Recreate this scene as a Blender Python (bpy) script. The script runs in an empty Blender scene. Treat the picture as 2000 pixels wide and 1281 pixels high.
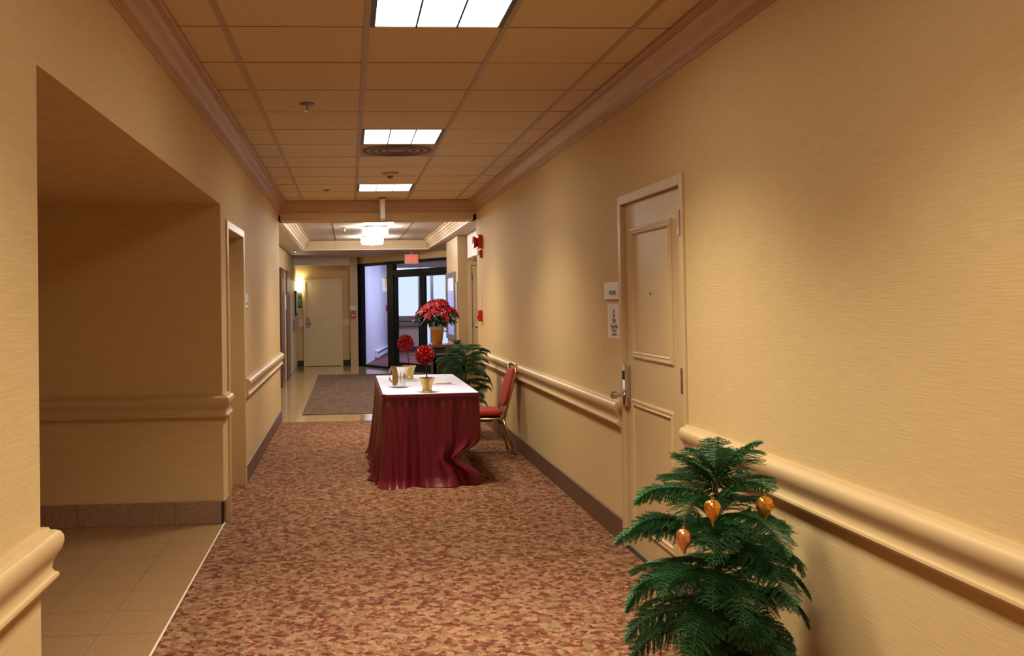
import bpy, bmesh, math, random
from mathutils import Vector, Matrix
random.seed(7)
PI = math.pi
S = bpy.context.scene
C = S.collection

# ------------------------------------------------------------------ camera
YAW, PITCH, ROLL, HC, FPX = 0.0658, 0.0143, -0.0146, 1.408, 1814.5
def cam_axes():
    cy, sy = math.cos(YAW), math.sin(YAW)
    f = Vector((sy, cy, 0)); r = Vector((cy, -sy, 0)); u = Vector((0, 0, 1))
    cp, sp = math.cos(PITCH), math.sin(PITCH)
    f2 = f*cp + u*sp; u2 = u*cp - f*sp
    cr, sr = math.cos(ROLL), math.sin(ROLL)
    return r*cr + u2*sr, f2, u2*cr - r*sr
r_, f_, u_ = cam_axes()
cd = bpy.data.cameras.new('camera'); cam = bpy.data.objects.new('camera', cd); C.objects.link(cam)
m = Matrix((r_, u_, -f_)).transposed().to_4x4(); m.translation = Vector((0, 0, HC))
cam.matrix_world = m
cd.sensor_width = 36; cd.lens = FPX*36/2000
cd.shift_x = 200/2000; cd.shift_y = -78.5/2000
cd.clip_start = .05; cd.clip_end = 200
S.camera = cam

# ------------------------------------------------------------------ world, exposure, lamp settings
w = bpy.data.worlds.new('world'); S.world = w; w.use_nodes = True
bg = w.node_tree.nodes['Background']; bg.inputs[0].default_value = (.62, .74, 1, 1); bg.inputs[1].default_value = 1.2
S.view_settings.view_transform = 'Standard'; S.view_settings.look = 'None'
S.view_settings.exposure = 0.0; S.view_settings.gamma = 1; S.view_settings.use_curve_mapping = False
WARM = (1.0, .925, .69)
TROFFER_W = 25.5
LOBBY_LAMP = 62.0
VEST_W = 36.0

# ------------------------------------------------------------------ materials
M = {}
def mat(name, col, rough=.6, metal=0.0, spec=.5, emit=None, estr=0, coat=0):
    m = bpy.data.materials.new(name); m.use_nodes = True
    b = m.node_tree.nodes['Principled BSDF']
    b.inputs['Base Color'].default_value = (*col, 1); b.inputs['Roughness'].default_value = rough
    b.inputs['Metallic'].default_value = metal; b.inputs['Specular IOR Level'].default_value = spec
    if coat: b.inputs['Coat Weight'].default_value = coat
    if emit: b.inputs['Emission Color'].default_value = (*emit, 1); b.inputs['Emission Strength'].default_value = estr
    M[name] = m; return m
def N(m, t, **k):
    n = m.node_tree.nodes.new(t)
    for a, b in k.items(): setattr(n, a, b)
    return n
def L(m, a, b): m.node_tree.links.new(a, b)
def coords(m, scale):
    tc = N(m, 'ShaderNodeTexCoord'); mp = N(m, 'ShaderNodeMapping'); mp.inputs['Scale'].default_value = scale
    L(m, tc.outputs['Object'], mp.inputs['Vector']); return mp.outputs[0]
def ramp(m, fac, stops, interp='LINEAR'):
    r = N(m, 'ShaderNodeValToRGB'); r.color_ramp.interpolation = interp
    e = r.color_ramp.elements
    while len(e) < len(stops): e.new(.5)
    for q, (p, c) in zip(e, stops): q.position = p; q.color = (*c, 1)
    L(m, fac, r.inputs[0]); return r.outputs[0]
def noise(m, vec, scale, detail=3, rough=.5):
    n = N(m, 'ShaderNodeTexNoise'); n.inputs['Scale'].default_value = scale; n.inputs['Detail'].default_value = detail
    n.inputs['Roughness'].default_value = rough; L(m, vec, n.inputs['Vector']); return n.outputs['Fac']
def bump(m, h, strength, dist=.01):
    b = N(m, 'ShaderNodeBump'); b.inputs['Strength'].default_value = strength; b.inputs['Distance'].default_value = dist
    L(m, h, b.inputs['Height']); L(m, b.outputs[0], m.node_tree.nodes['Principled BSDF'].inputs['Normal'])
def grain(name, c1, c2, scale=(30, 30, 30), rough=.6, b=.2, bd=.002, **k):
    m = mat(name, c1, rough, **k); v = coords(m, scale); n = noise(m, v, 1.0)
    L(m, ramp(m, n, [(.3, c1), (.7, c2)]), m.node_tree.nodes['Principled BSDF'].inputs['Base Color'])
    if b: bump(m, n, b, bd)
    return m
# woven grasscloth wallpaper: long horizontal fibres
m = grain('grasscloth', (.585, .41, .208), (.655, .465, .242), (9, 9, 210), .72, .35, .002, spec=.25)
grain('paint_tan', (.55, .38, .20), (.58, .405, .215), (4, 4, 4), .42, 0)
grain('paint_cream', (.66, .52, .30), (.69, .55, .33), (4, 4, 4), .45, 0)
grain('crown_paint', (.44, .255, .15), (.49, .29, .17), (3, 3, 3), .32, 0)
grain('header_paint', (.62, .44, .25), (.66, .47, .27), (3, 3, 3), .6, 0)
grain('soffit_paint', (.60, .50, .43), (.64, .54, .46), (3, 3, 3), .6, 0)
grain('trim_white', (.78, .66, .56), (.8, .68, .58), (3, 3, 3), .45, 0)
grain('tile_ceiling', (.66, .52, .34), (.72, .57, .38), (140, 140, 140), .9, .3, .002, spec=.1)
grain('grid_metal', (.42, .32, .20), (.45, .34, .22), (5, 5, 5), .5, 0)
grain('grid_dark', (.20, .12, .06), (.22, .13, .07), (5, 5, 5), .7, 0)
grain('slab', (.35, .24, .14), (.4, .28, .16), (5, 5, 5), .9, 0)
grain('stone', (.20, .115, .075), (.42, .26, .18), (140, 140, 140), .35, .05, .001)
grain('baseboard', (.115, .055, .032), (.14, .068, .04), (6, 6, 6), .5, 0)
grain('floor_tile', (.28, .155, .075), (.34, .195, .10), (60, 60, 60), .38, .05, .001)
grain('grout', (.20, .11, .06), (.22, .12, .065), (30, 30, 30), .9, .1)
grain('lobby_tile', (.40, .26, .13), (.50, .33, .17), (3, 3, 3), .10, 0)
grain('light_tile', (.6, .5, .45), (.66, .55, .5), (3, 3, 3), .12, 0)
mat('white_plastic', (.72, .68, .64), .4)
mat('white_paint', (.75, .68, .66), .5)
mat('vest_wall', (.66, .64, .78), .6)
mat('paper', (.78, .72, .68), .7)
mat('lens_white', (1, 1, 1), .5, emit=(1, .92, .72), estr=10.0)
mat('drum_glass', (1, 1, 1), .4, emit=(1, .97, .90), estr=LOBBY_LAMP)
mat('vest_lens', (1, 1, 1), .4, emit=(.72, .80, 1), estr=9)
mat('sconce_glass', (1, 1, .9), .4, emit=(1, .95, .6), estr=14)
mat('black_metal', (.008, .010, .016), .5, spec=.25)
mat('black', (.01, .01, .012), .6)
mat('dark_frame', (.045, .035, .045), .4)
mat('dark_wood', (.10, .035, .015), .3)
mat('table_wood', (.16, .06, .035), .3)
mat('chrome', (.62, .58, .60), .14, 1.0)
mat('steel', (.78, .68, .56), .16, 1.0)
mat('vent_ring', (.10, .055, .035), .6)
mat('brass_dark', (.35, .16, .08), .3, 1.0)
mat('gold_frame', (.66, .42, .20), .28, 1.0)
mat('red_fabric', (.40, .025, .018), .85)
mat('red_plastic', (.50, .012, .01), .35)
mat('red_glow', (.8, .05, .03), .5, emit=(1, .08, .04), estr=.9)
mat('green_ink', (.03, .30, .05), .6)
mat('dark_ink', (.22, .14, .12), .6)
mat('mirror', (.85, .85, .9), .03, 1.0)
mat('silver_frame', (.35, .32, .33), .3, .8)
mat('grey_metal', (.30, .25, .28), .35, .8)
mat('soil', (.05, .025, .015), .9)
mat('stem', (.06, .03, .02), .8)
mat('trunk', (.16, .09, .04), .8)
mat('gold_pot', (.74, .55, .16), .28, .35)
mat('foil', (.62, .26, .07), .35, .2)
mat('gold_ornament', (.85, .40, .08), .17, .9)
mat('copper_ornament', (.80, .36, .17), .22, .85)
mat('heater', (.70, .70, .80), .4)
mat('ledge', (.20, .13, .11), .5)
mat('vest_low', (.45, .36, .28), .6)
mat('blue_paint', (.12, .16, .5), .5)
mat('green_art', (.05, .16, .10), .5)
mat('pot_dark', (.05, .04, .035), .5)
mat('terracotta', (.35, .16, .08), .6)
mat('snow', (.85, .88, .95), .8)
grain('vest_carpet', (.10, .03, .025), (.15, .045, .04), (60, 60, 60), .95, .2)
grain('tablecloth', (.64, .66, .93), (.67, .69, .97), (20, 20, 20), .75, .05)  # white cloth; the blue cast of daylight is put into its colour
grain('ribbed_dust', (.30, .19, .13), (.46, .31, .22), (8, 8, 8), .7, 0)
# satin of the skirt
m = grain('satin', (.115, .004, .015), (.15, .006, .02), (30, 30, 3), .36, .1, .001, spec=.5)
m.node_tree.nodes['Principled BSDF'].inputs['Sheen Weight'].default_value = .08
m.node_tree.nodes['Principled BSDF'].inputs['Sheen Tint'].default_value = (.9, .1, .15, 1)
for nm, a, b in (('petal', (.30, .004, .009), (.50, .010, .016)), ('bract', (.30, .002, .005), (.50, .006, .009)),
                 ('leaf_dark', (.012, .05, .022), (.03, .10, .035)), ('needle', (.012, .075, .026), (.05, .165, .05))):
    grain(nm, a, b, (25, 25, 25), .5, 0)
# carpet: small mottled dabs of maroon, tan, olive
def carpet(name, sc, cols, mix=.75):
    m = mat(name, (.3, .15, .1), .95, spec=.1); b = m.node_tree.nodes['Principled BSDF']
    v = coords(m, (1, 1, 1))
    nz = N(m, 'ShaderNodeTexNoise'); nz.inputs['Scale'].default_value = 45; L(m, v, nz.inputs['Vector'])
    mx = N(m, 'ShaderNodeMixRGB'); mx.inputs[0].default_value = .035; L(m, v, mx.inputs[1]); L(m, nz.outputs['Color'], mx.inputs[2])
    vo = N(m, 'ShaderNodeTexVoronoi'); vo.inputs['Scale'].default_value = sc; L(m, mx.outputs[0], vo.inputs['Vector'])
    sep = N(m, 'ShaderNodeSeparateColor'); L(m, vo.outputs['Color'], sep.inputs[0])
    col = ramp(m, sep.outputs[0], cols)
    n2 = noise(m, v, 130, 4, .7)
    c2 = ramp(m, n2, [(.3, (.55, .5, .5)), (.7, (1.35, 1.3, 1.25))])
    mu = N(m, 'ShaderNodeMixRGB', blend_type='MULTIPLY'); mu.inputs[0].default_value = mix
    L(m, col, mu.inputs[1]); L(m, c2, mu.inputs[2]); L(m, mu.outputs[0], b.inputs['Base Color'])
    bump(m, n2, .5, .006)
carpet('carpet', 42, [(0, (.10, .030, .018)), (.22, (.15, .048, .030)), (.40, (.22, .098, .055)), (.56, (.31, .155, .095)),
                      (.70, (.155, .105, .045)), (.84, (.37, .18, .125)), (.93, (.26, .17, .08)), (1, (.13, .038, .028))])
carpet('rug', 22, [(0, (.095, .06, .045)), (.5, (.145, .092, .065)), (1, (.20, .13, .095))], .6)
# clear architectural glass
g = bpy.data.materials.new('glass'); g.use_nodes = True; M['glass'] = g
nt = g.node_tree; nt.nodes.clear(); o = nt.nodes.new('ShaderNodeOutputMaterial'); mx = nt.nodes.new('ShaderNodeMixShader')
tr = nt.nodes.new('ShaderNodeBsdfTransparent'); gl = nt.nodes.new('ShaderNodeBsdfGlossy'); gl.inputs['Roughness'].default_value = .02
lw = nt.nodes.new('ShaderNodeLayerWeight'); lw.inputs[0].default_value = .5
pw = nt.nodes.new('ShaderNodeMath'); pw.operation = 'POWER'; pw.inputs[1].default_value = 5; nt.links.new(lw.outputs['Facing'], pw.inputs[0])
fr = nt.nodes.new('ShaderNodeMath'); fr.operation = 'MULTIPLY_ADD'; fr.inputs[1].default_value = .14; fr.inputs[2].default_value = .012; nt.links.new(pw.outputs[0], fr.inputs[0])
nt.links.new(fr.outputs[0], mx.inputs[0]); nt.links.new(tr.outputs[0], mx.inputs[1]); nt.links.new(gl.outputs[0], mx.inputs[2]); nt.links.new(mx.outputs[0], o.inputs[0])

# ------------------------------------------------------------------ mesh helpers
class MB:
    def __init__(s): s.v = []; s.f = []
    def add(s, vs, fs):
        o = len(s.v); s.v += [tuple(p) for p in vs]; s.f += [tuple(i+o for i in f) for f in fs]; return s
    def box(s, x0, x1, y0, y1, z0, z1, mx=None):
        vs = [Vector((x, y, z)) for x in (x0, x1) for y in (y0, y1) for z in (z0, z1)]
        if mx: vs = [mx @ p for p in vs]
        return s.add(vs, [(0, 1, 3, 2), (4, 6, 7, 5), (0, 4, 5, 1), (2, 3, 7, 6), (0, 2, 6, 4), (1, 5, 7, 3)])
    def tube(s, pts, r, n=8, cap=True, sx=1, up=Vector((0, 0, 1))):
        pts = [Vector(p) for p in pts]; rings = []
        for i, p in enumerate(pts):
            t = (pts[min(i+1, len(pts)-1)] - pts[max(i-1, 0)]).normalized()
            a = up.cross(t)
            if a.length < .05: a = Vector((1, 0, 0)).cross(t)
            a.normalize(); b = t.cross(a); rr = r[i] if isinstance(r, (list, tuple)) else r
            rings.append([p + a*math.cos(2*PI*k/n)*rr*sx + b*math.sin(2*PI*k/n)*rr for k in range(n)])
        vs = [q for rg in rings for q in rg]; fs = []
        for i in range(len(rings)-1):
            for k in range(n):
                k2 = (k+1) % n; fs.append((i*n+k, i*n+k2, (i+1)*n+k2, (i+1)*n+k))
        if cap: fs.append(tuple(range(n))[::-1]); fs.append(tuple((len(rings)-1)*n+k for k in range(n)))
        return s.add(vs, fs)
    def lathe(s, prof, c=(0, 0, 0), n=24, mx=None, cap=False):
        vs = []; fs = []
        for (r, z) in prof:
            for k in range(n):
                p = Vector((c[0]+r*math.cos(2*PI*k/n), c[1]+r*math.sin(2*PI*k/n), c[2]+z)); vs.append(mx @ p if mx else p)
        for i in range(len(prof)-1):
            for k in range(n):
                k2 = (k+1) % n; fs.append((i*n+k, i*n+k2, (i+1)*n+k2, (i+1)*n+k))
        if cap:
            fs.append(tuple(range(n))[::-1]); fs.append(tuple((len(prof)-1)*n+k for k in range(n)))
        return s.add(vs, fs)
    def sweep(s, path, prof, closed=False):
        """path: xy points; prof: (out, z), out measured to the left-hand normal of the path"""
        n = len(path); P2 = [Vector(p) for p in path]; vs = []
        for i, p in enumerate(P2):
            d1 = (p - P2[i-1]).normalized() if (i > 0 or closed) else None
            d2 = (P2[(i+1) % n] - p).normalized() if (i < n-1 or closed) else None
            if d1 is None: d1 = d2
            if d2 is None: d2 = d1
            n1 = Vector((-d1.y, d1.x)); n2 = Vector((-d2.y, d2.x)); nn = (n1+n2).normalized(); k = 1/max(.3, nn.dot(n1))
            for (o, z) in prof: vs.append((p.x+nn.x*o*k, p.y+nn.y*o*k, z))
        m_ = len(prof); fs = []
        for i in range(n if closed else n-1):
            j = (i+1) % n
            for a in range(m_-1): fs.append((i*m_+a, j*m_+a, j*m_+a+1, i*m_+a+1))
        if not closed:
            fs.append(tuple(range(m_))); fs.append(tuple((n-1)*m_+a for a in range(m_))[::-1])
        return s.add(vs, fs)
    def build(s, name, m, parent=None, smooth=False, bevel=0, origin=None):
        me = bpy.data.meshes.new(name)
        if origin is not None:
            ov = Vector(origin); s.v = [tuple(Vector(p)-ov) for p in s.v]
        me.from_pydata(s.v, [], s.f); me.validate()
        bm = bmesh.new(); bm.from_mesh(me); bmesh.ops.recalc_face_normals(bm, faces=bm.faces); bm.to_mesh(me); bm.free()
        if m: me.materials.append(M[m] if isinstance(m, str) else m)
        if smooth is True: me.polygons.foreach_set('use_smooth', [True]*len(me.polygons))
        elif smooth: me.shade_smooth() if False else me.polygons.foreach_set('use_smooth', [True]*len(me.polygons))
        if smooth and smooth is not True:
            me.set_sharp_from_angle(angle=math.radians(smooth))
        o = bpy.data.objects.new(name, me); C.objects.link(o)
        if origin is not None: o.location = origin
        if parent is not None: o.parent = parent
        if bevel:
            b = o.modifiers.new('bevel', 'BEVEL'); b.width = bevel; b.segments = 2; b.limit_method = 'ANGLE'
        return o
def tag(o, label=None, cat=None, group=None, kind=None):
    if label: o['label'] = label
    if cat: o['category'] = cat
    if group: o['group'] = group
    if kind: o['kind'] = kind
    return o
def empty(name, loc=(0, 0, 0), rz=0, label=None, cat=None, group=None, kind=None):
    o = bpy.data.objects.new(name, None); C.objects.link(o); o.location = loc; o.rotation_euler[2] = rz
    o.empty_display_size = .1
    return tag(o, label, cat, group, kind)
def st(mb, name, m, label, parent=None, **k):
    o = mb.build(name, m, parent, **k)
    return tag(o, label, None, None, 'structure') if parent is None else o
def kids(o): return [c for c in C.objects if c.parent == o]
def copy_tree(o, parent=None):
    c = o.copy(); C.objects.link(c); c.parent = parent
    for ch in kids(o): copy_tree(ch, c)
    return c
def text(name, s, size, mx, m, parent=None, depth=.0008, align='CENTER'):
    cu = bpy.data.curves.new(name, 'FONT'); cu.body = s; cu.size = size; cu.extrude = depth; cu.align_x = align; cu.align_y = 'CENTER'
    t = bpy.data.objects.new('tmp', cu); C.objects.link(t); dg = bpy.context.evaluated_depsgraph_get()
    me = bpy.data.meshes.new_from_object(t.evaluated_get(dg)); bpy.data.objects.remove(t)
    me.materials.clear(); me.materials.append(M[m]); me.transform(mx)
    o = bpy.data.objects.new(name, me); C.objects.link(o)
    if parent is not None: o.parent = parent
    return o
def face_minus_x(x, y, z):   # text plane on a wall, read while looking towards +X
    return Matrix.Translation((x, y, z)) @ Matrix(((0, 0, -1, 0), (-1, 0, 0, 0), (0, 1, 0, 0), (0, 0, 0, 1)))
def face_minus_y(x, y, z):
    return Matrix.Translation((x, y, z)) @ Matrix(((1, 0, 0, 0), (0, 0, -1, 0), (0, 1, 0, 0), (0, 0, 0, 1)))

XL, XR, H, YE, YB = -.82, 1.554, 2.617, 11.15, -3.0
# ------------------------------------------------------------------ walls
b = MB(); b.box(-3.0, XL, YB, 2.52, 0, H+.05); b.box(-3.0, XL, 2.52, 6.07, 2.052, H+.05)
b.box(-3.0, XL, 6.07, 6.34, 0, H+.05); b.box(-1.15, XL, 6.34, 7.31, 1.952, H+.05); b.box(-.94, XL, 7.31, YE, 0, H+.05)
st(b, 'wall_left', 'grasscloth', 'left corridor wall in tan grasscloth with an open alcove')
st(MB().box(-3.1, -2.6, 2.0, 6.3, 0, 2.3), 'wall_alcove', 'grasscloth', 'tan inner wall of the left alcove')
b = MB(); b.box(XR, XR+.14, YB, 4.235, 0, H+.05); b.box(XR, XR+.14, 4.235, 5.185, 1.945, H+.05); b.box(XR, XR+.14, 5.185, YE, 0, H+.05)
st(b, 'wall_right', 'grasscloth', 'right corridor wall in tan grasscloth')
st(MB().box(XL-.2, XR+.2, YB-.1, YB, 0, H+.05), 'wall_back', 'grasscloth', 'tan wall closing the corridor behind the viewer')
st(MB().box(XL, XR, YE, YE+.22, 2.385, H+.05), 'wall_header', 'header_paint', 'beige header over the end of the corridor')
st(MB().box(-1.3, -1.15, 11.0, 21.6, 0, 2.7), 'wall_lobby_left', 'grasscloth', 'left wall of the far lobby')
st(MB().box(-1.15, -.94, 11.03, YE, 0, 2.7), 'wall_lobby_return', 'grasscloth', 'short wall return behind the left corridor end')
st(MB().box(-1.3, .03, 20.62, 20.75, 0, 2.7), 'wall_far', 'grasscloth', 'tan back wall of the far lobby around the far door')
st(MB().box(.03, .2, 20.3, 20.75, 0, 2.7), 'wall_pier', 'paint_tan', 'narrow yellow pier beside the glass storefront')
st(MB().box(-1.15, .03, 19.6, 19.75, 2.185, 2.7), 'wall_bulkhead', 'soffit_paint', 'grey beige bulkhead over the far door bay')
st(MB().box(1.64, 3.0, 13.85, 15.4, 0, 2.7), 'wall_pillar', 'paint_tan', 'yellow tan pillar carrying the mirror')
st(MB().box(1.77, 3.0, 11.3, 13.7, 2.03, 2.7), 'wall_bulkhead_right', 'white_paint', 'white bulkhead box over the side passage')
st(MB().box(1.694, 3.0, 11.0, 11.09, 0, 2.7), 'wall_return_right', 'grasscloth', 'wall return behind the right corridor end')
st(MB().box(2.9, 3.0, 11.09, 18.0, 0, 2.7), 'wall_lobby_right', 'grasscloth', 'right wall of the far lobby')

# ------------------------------------------------------------------ floors
fl = st(MB().box(-3.2, 3.2, -3.2, 21.4, -.12, -.006), 'floor', 'grout', 'floor slab of corridor and lobby')
tl = MB().box(-.150, .150, -.150, .150, -.008, -.0005).build('floor_tile', 'floor_tile', fl, bevel=.002); tl.location = (-.97, 2.67, 0)
first = True
for i in range(6):
    for j in range(12):
        x = -.935 - i*.305; y = 2.705 + j*.305
        if y > 6.15: continue
        t = tl if first else tl.copy()
        if not first: C.objects.link(t)
        first = False; t.location = (x, y, 0)
lt = MB().box(-.303, .303, -.303, .303, -.008, -.0005).build('lobby_floor_tile', 'lobby_tile', fl); first = True
for i in range(7):
    for j in range(16):
        t = lt if first else lt.copy()
        if not first: C.objects.link(t)
        first = False; t.location = (-.85+i*.607, 11.02+.305+j*.607, 0)
t = MB().box(.17, .40, 11.05, 11.68, -.0005, .0006).build('pale_floor_tile', 'light_tile', fl); t['label'] = 'pale square tile at the carpet edge'
st(MB().box(XL+.012, XR, -3.0, 11.03, -.006, .004).box(-1.05, XL+.012, 6.36, 7.30, -.006, .004), 'floor_carpet', 'carpet', 'corridor carpet mottled in maroon, tan and olive')
st(MB().box(XL+.004, XL+.013, 2.3, 6.07, -.006, .006), 'trim_1', 'trim_white', 'thin pale metal strip at the carpet edge by the alcove')
tag(MB().box(-.60, 1.0, 11.72, 18.05, 0, .008).build('rug', 'rug'), 'long brown patterned runner rug on the glossy lobby floor', 'rug')

# ------------------------------------------------------------------ mouldings
CROWN = [(0, H-.145), (.008, H-.145), (.010, H-.138), (.016, H-.136), (.018, H-.128), (.026, H-.126), (.028, H-.116), (.036, H-.112),
         (.044, H-.098), (.052, H-.078), (.060, H-.060), (.070, H-.046), (.078, H-.040), (.080, H-.030), (.088, H-.028), (.092, H-.018), (.100, H-.014), (.100, H), (0, H)]
st(MB().sweep([(XR, YB), (XR, YE), (XL, YE), (XL, YB)], CROWN), 'trim_2', 'crown_paint', 'stepped brown crown moulding around the corridor ceiling', smooth=35)
RAIL = [(0, .822), (.016, .822), (.020, .814), (.030, .812), (.040, .806), (.047, .794), (.048, .778), (.043, .760), (.033, .744), (.025, .728),
        (.023, .712), (.028, .702), (.036, .698), (.038, .690), (.034, .682), (.024, .680), (.022, .674), (.012, .668), (0, .664)]
def rail(path, n, lab): st(MB().sweep(path, RAIL), f'trim_{n}', 'paint_tan', lab, smooth=35)
rail([(XR, YB), (XR, 4.19)], 3, 'chair rail on the right wall in front of the panelled door')
rail([(XR, 5.228), (XR, 11.09)], 4, 'chair rail on the right wall behind the panelled door')
rail([(XL, 11.15), (XL, 7.355)], 5, 'chair rail on the left wall beyond the recessed door')
rail([(XL, 6.30), (XL, 6.07), (-2.6, 6.07)], 6, 'chair rail along the alcove wall, wrapping its corner')
rail([(-2.6, 2.52), (XL, 2.52), (XL, YB)], 7, 'chair rail end on the nearest left wall')
BASE = [(0, .005), (.012, .005), (.012, .14), (.006, .143), (0, .143)]
def base(path, nm, lab, m='baseboard'): return st(MB().sweep(path, BASE), nm, m, lab)
base([(XR, YB), (XR, 4.19)], 'baseboard_right', 'brown baseboard on the right wall near the viewer')
base([(XR, 5.228), (XR, 11.09)], 'baseboard_right', 'brown baseboard on the right wall beyond the door')
base([(XL, 11.15), (XL, 7.355)], 'baseboard_left', 'brown baseboard on the left wall beyond the recessed door')
base([(XL, 2.52), (XL, YB)], 'baseboard_left', 'brown baseboard on the left wall near the viewer')
ba = st(MB().box(-2.6, XL+.014, 6.056, 6.07, 0, .139), 'baseboard_alcove', 'grout', 'speckled brown stone base along the alcove wall')
x = -.826
for wd in (.30, .61, .61, .25):
    MB().box(x-wd+.002, x, 6.046, 6.060, 0, .143).build('stone_piece', 'stone', ba, bevel=.002); x -= wd
MB().box(XL, XL+.016, 6.07, 6.30, 0, .143).build('stone_piece', 'stone', ba)
MB().box(-.830, XL+.004, 6.040, 6.052, 0, .14).build('joint_cover', 'black', ba)
for nm, x0, x1, y in (('baseboard_far', -1.15, -.99, 20.60), ('baseboard_far', -.13, .03, 20.60)):
    st(MB().box(x0, x1, y, y+.02, 0, .13), nm, 'black', 'black baseboard piece beside the far lobby door')
st(MB().box(-1.15, -.995, 20.59, 20.62, .885, 1.03), 'trim_8', 'paint_cream', 'flat pale chair rail left of the far door')
st(MB().box(-.135, .03, 20.59, 20.62, .885, 1.03), 'trim_9', 'paint_cream', 'flat pale chair rail right of the far door')

# ------------------------------------------------------------------ ceiling
ce = st(MB().box(-1.0, 1.75, YB, YE+.2, H+.10, H+.2), 'ceiling', 'slab', 'suspended corridor ceiling of square acoustic tiles')
XS = [XL+.02, -.525, .097, .712, 1.293, XR-.02]
Y0 = 4.083 - 12*.61
NR = 24
TR = [(2, k) for k in (12-1, 12+4, 12+9, 12-4, 12-9)]    # troffer cells; last two are unseen, shifted off spacing to brighten near walls
VENT = (2, 12+5)
for i in range(5):
    for j in range(NR):
        y0 = Y0 + j*.61; y1 = min(y0+.61, YE)
        if y1 <= YB or (i, j) in TR or (i, j) == VENT: continue
        y0 = max(y0, YB)
        dz = random.uniform(0, .0018)
        MB().box(XS[i]+.006, XS[i+1]-.006, y0+.003, y1-.003, H+.002+dz, H+.018).build('ceiling_tile', 'tile_ceiling', ce)
for x in XS[1:5]: MB().box(x-.013, x+.013, YB, YE, H-.002, H+.03).build('main_runner', 'grid_metal', ce)
for j in range(NR):
    y = Y0+j*.61
    if YB < y < YE: MB().box(XL, XR, y-.004, y+.004, H+.0015, H+.03).build('cross_tee', 'grid_dark', ce)

def troffer(i, j, lab, power=1.0):
    x0, x1, y0, y1 = XS[i]+.014, XS[i+1]-.014, Y0+j*.61+.005, Y0+(j+1)*.61-.005
    cx, cy = (x0+x1)/2, (y0+y1)/2
    t = empty('ceiling_light', (cx, cy, H), 0, lab, 'ceiling light')
    hx, hy = (x1-x0)/2, (y1-y0)/2
    fr = MB(); e = .022
    fr.box(-hx, -hx+e, -hy, hy, -.001, .06); fr.box(hx-e, hx, -hy, hy, -.001, .06); fr.box(-hx+e, hx-e, -hy, -hy+.003, -.001, .06); fr.box(-hx+e, hx-e, hy-.005, hy, -.001, .06)
    fr.build('frame', 'dark_frame', t)
    MB().box(-hx+e, hx-e, -hy+.003, hy-.005, .004, .012).build('diffuser', 'lens_white', t)
    for k in (1, 2):
        xx = -hx+e+(2*hx-2*e)*k/3; MB().box(xx-.0042, xx+.0042, -hy+.003, hy-.005, -.004, .001).build('louvre_blade', 'black', t)
    for k in (1, 2, 3):
        yy = -hy+(2*hy)*k/4; MB().box(-hx+e, hx-e, yy-.0022, yy+.0022, -.002, .001).build('louvre_blade', 'steel', t)
    ld = bpy.data.lights.new('troffer_light', 'AREA'); ld.shape = 'RECTANGLE'; ld.size = .5; ld.size_y = .5
    ld.energy = TROFFER_W*power; ld.color = WARM; ld.spread = math.radians(111)
    lo = bpy.data.objects.new('troffer_light', ld); C.objects.link(lo); lo.parent = t; lo.location = (0, 0, .0025)
    return t
for (i, j), pw_, lab in zip(TR, (1.55, .95, 1.0, 1.1, 1.2), ('square louvred ceiling light nearest the viewer, cut by the top of the picture', 'square louvred ceiling light in the middle, just before the dusty vent',
                            'square louvred ceiling light farthest down the corridor', 'unseen square louvred ceiling light above the viewer, placed to brighten the near walls', 'unseen square louvred ceiling light behind the viewer, placed to brighten the near end')):
    troffer(i, j, lab, pw_)
# dusty round-pattern diffuser
i, j = VENT; cx, cy = (XS[i]+XS[i+1])/2, Y0+(j+.5)*.61
v = empty('ceiling_vent', (cx, cy, H), 0, 'dusty square ceiling vent with round louvres beside the middle light', 'vent')
MB().box(-.295, .295, -.300, .300, .001, .012).build('face_plate', 'ribbed_dust', v)
for k, rr in enumerate((.25, .19, .13, .07)):
    MB().lathe([(rr, .002), (rr+.024, -.003), (rr+.020, -.0045), (rr-.004, -.001), (rr, .002)], n=32)  .build('louvre_ring', 'vent_ring', v, smooth=40)
# ceiling fittings
def sprinkler(x, y, z, lab, s=1.0):
    t = empty('sprinkler', (x, y, z), 0, lab, 'sprinkler')
    MB().lathe([(0, 0), (.034*s, -.001), (.036*s, -.004), (.02*s, -.010), (0, -.010)], n=20).build('escutcheon', 'grey_metal', t, smooth=True)
    MB().lathe([(.007*s, -.008), (.007*s, -.03*s), (.016*s, -.031*s), (.016*s, -.034*s), (0, -.035*s)], n=12).build('head', 'chrome', t, smooth=30)
sprinkler(-.235, 5.67, H-.0, 'bright chrome sprinkler head on the nearer left ceiling tiles', 1.3)
sprinkler(-.22, 10.03, H, 'small dull sprinkler head at the far left of the corridor ceiling')
sprinkler(-.05, 14.3, 2.55, 'small sprinkler left of the drum lamps in the tray ceiling', 1.5)
sprinkler(.64, 13.2, 2.55, 'small sprinkler right of the drum lamps in the tray ceiling', 1.5)
sprinkler(1.72, 12.1, 2.385, 'tiny sprinkler in the lobby soffit near the fire alarm')
sprinkler(-.98, 17.4, 2.385, 'tiny bright sprinkler in the left lobby soffit')
sd = empty('smoke_detector', (.408, 8.75, H), 0, 'round beige smoke detector on the corridor ceiling', 'smoke detector')
MB().lathe([(0, 0), (.075, 0), (.078, -.012), (.06, -.022), (.035, -.028), (0, -.028)], n=28).build('base', 'paint_tan', sd, smooth=30)
MB().lathe([(.030, -.026), (.028, -.042), (.018, -.05), (0, -.05)], n=20).build('sensor', 'brass_dark', sd, smooth=30)
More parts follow.
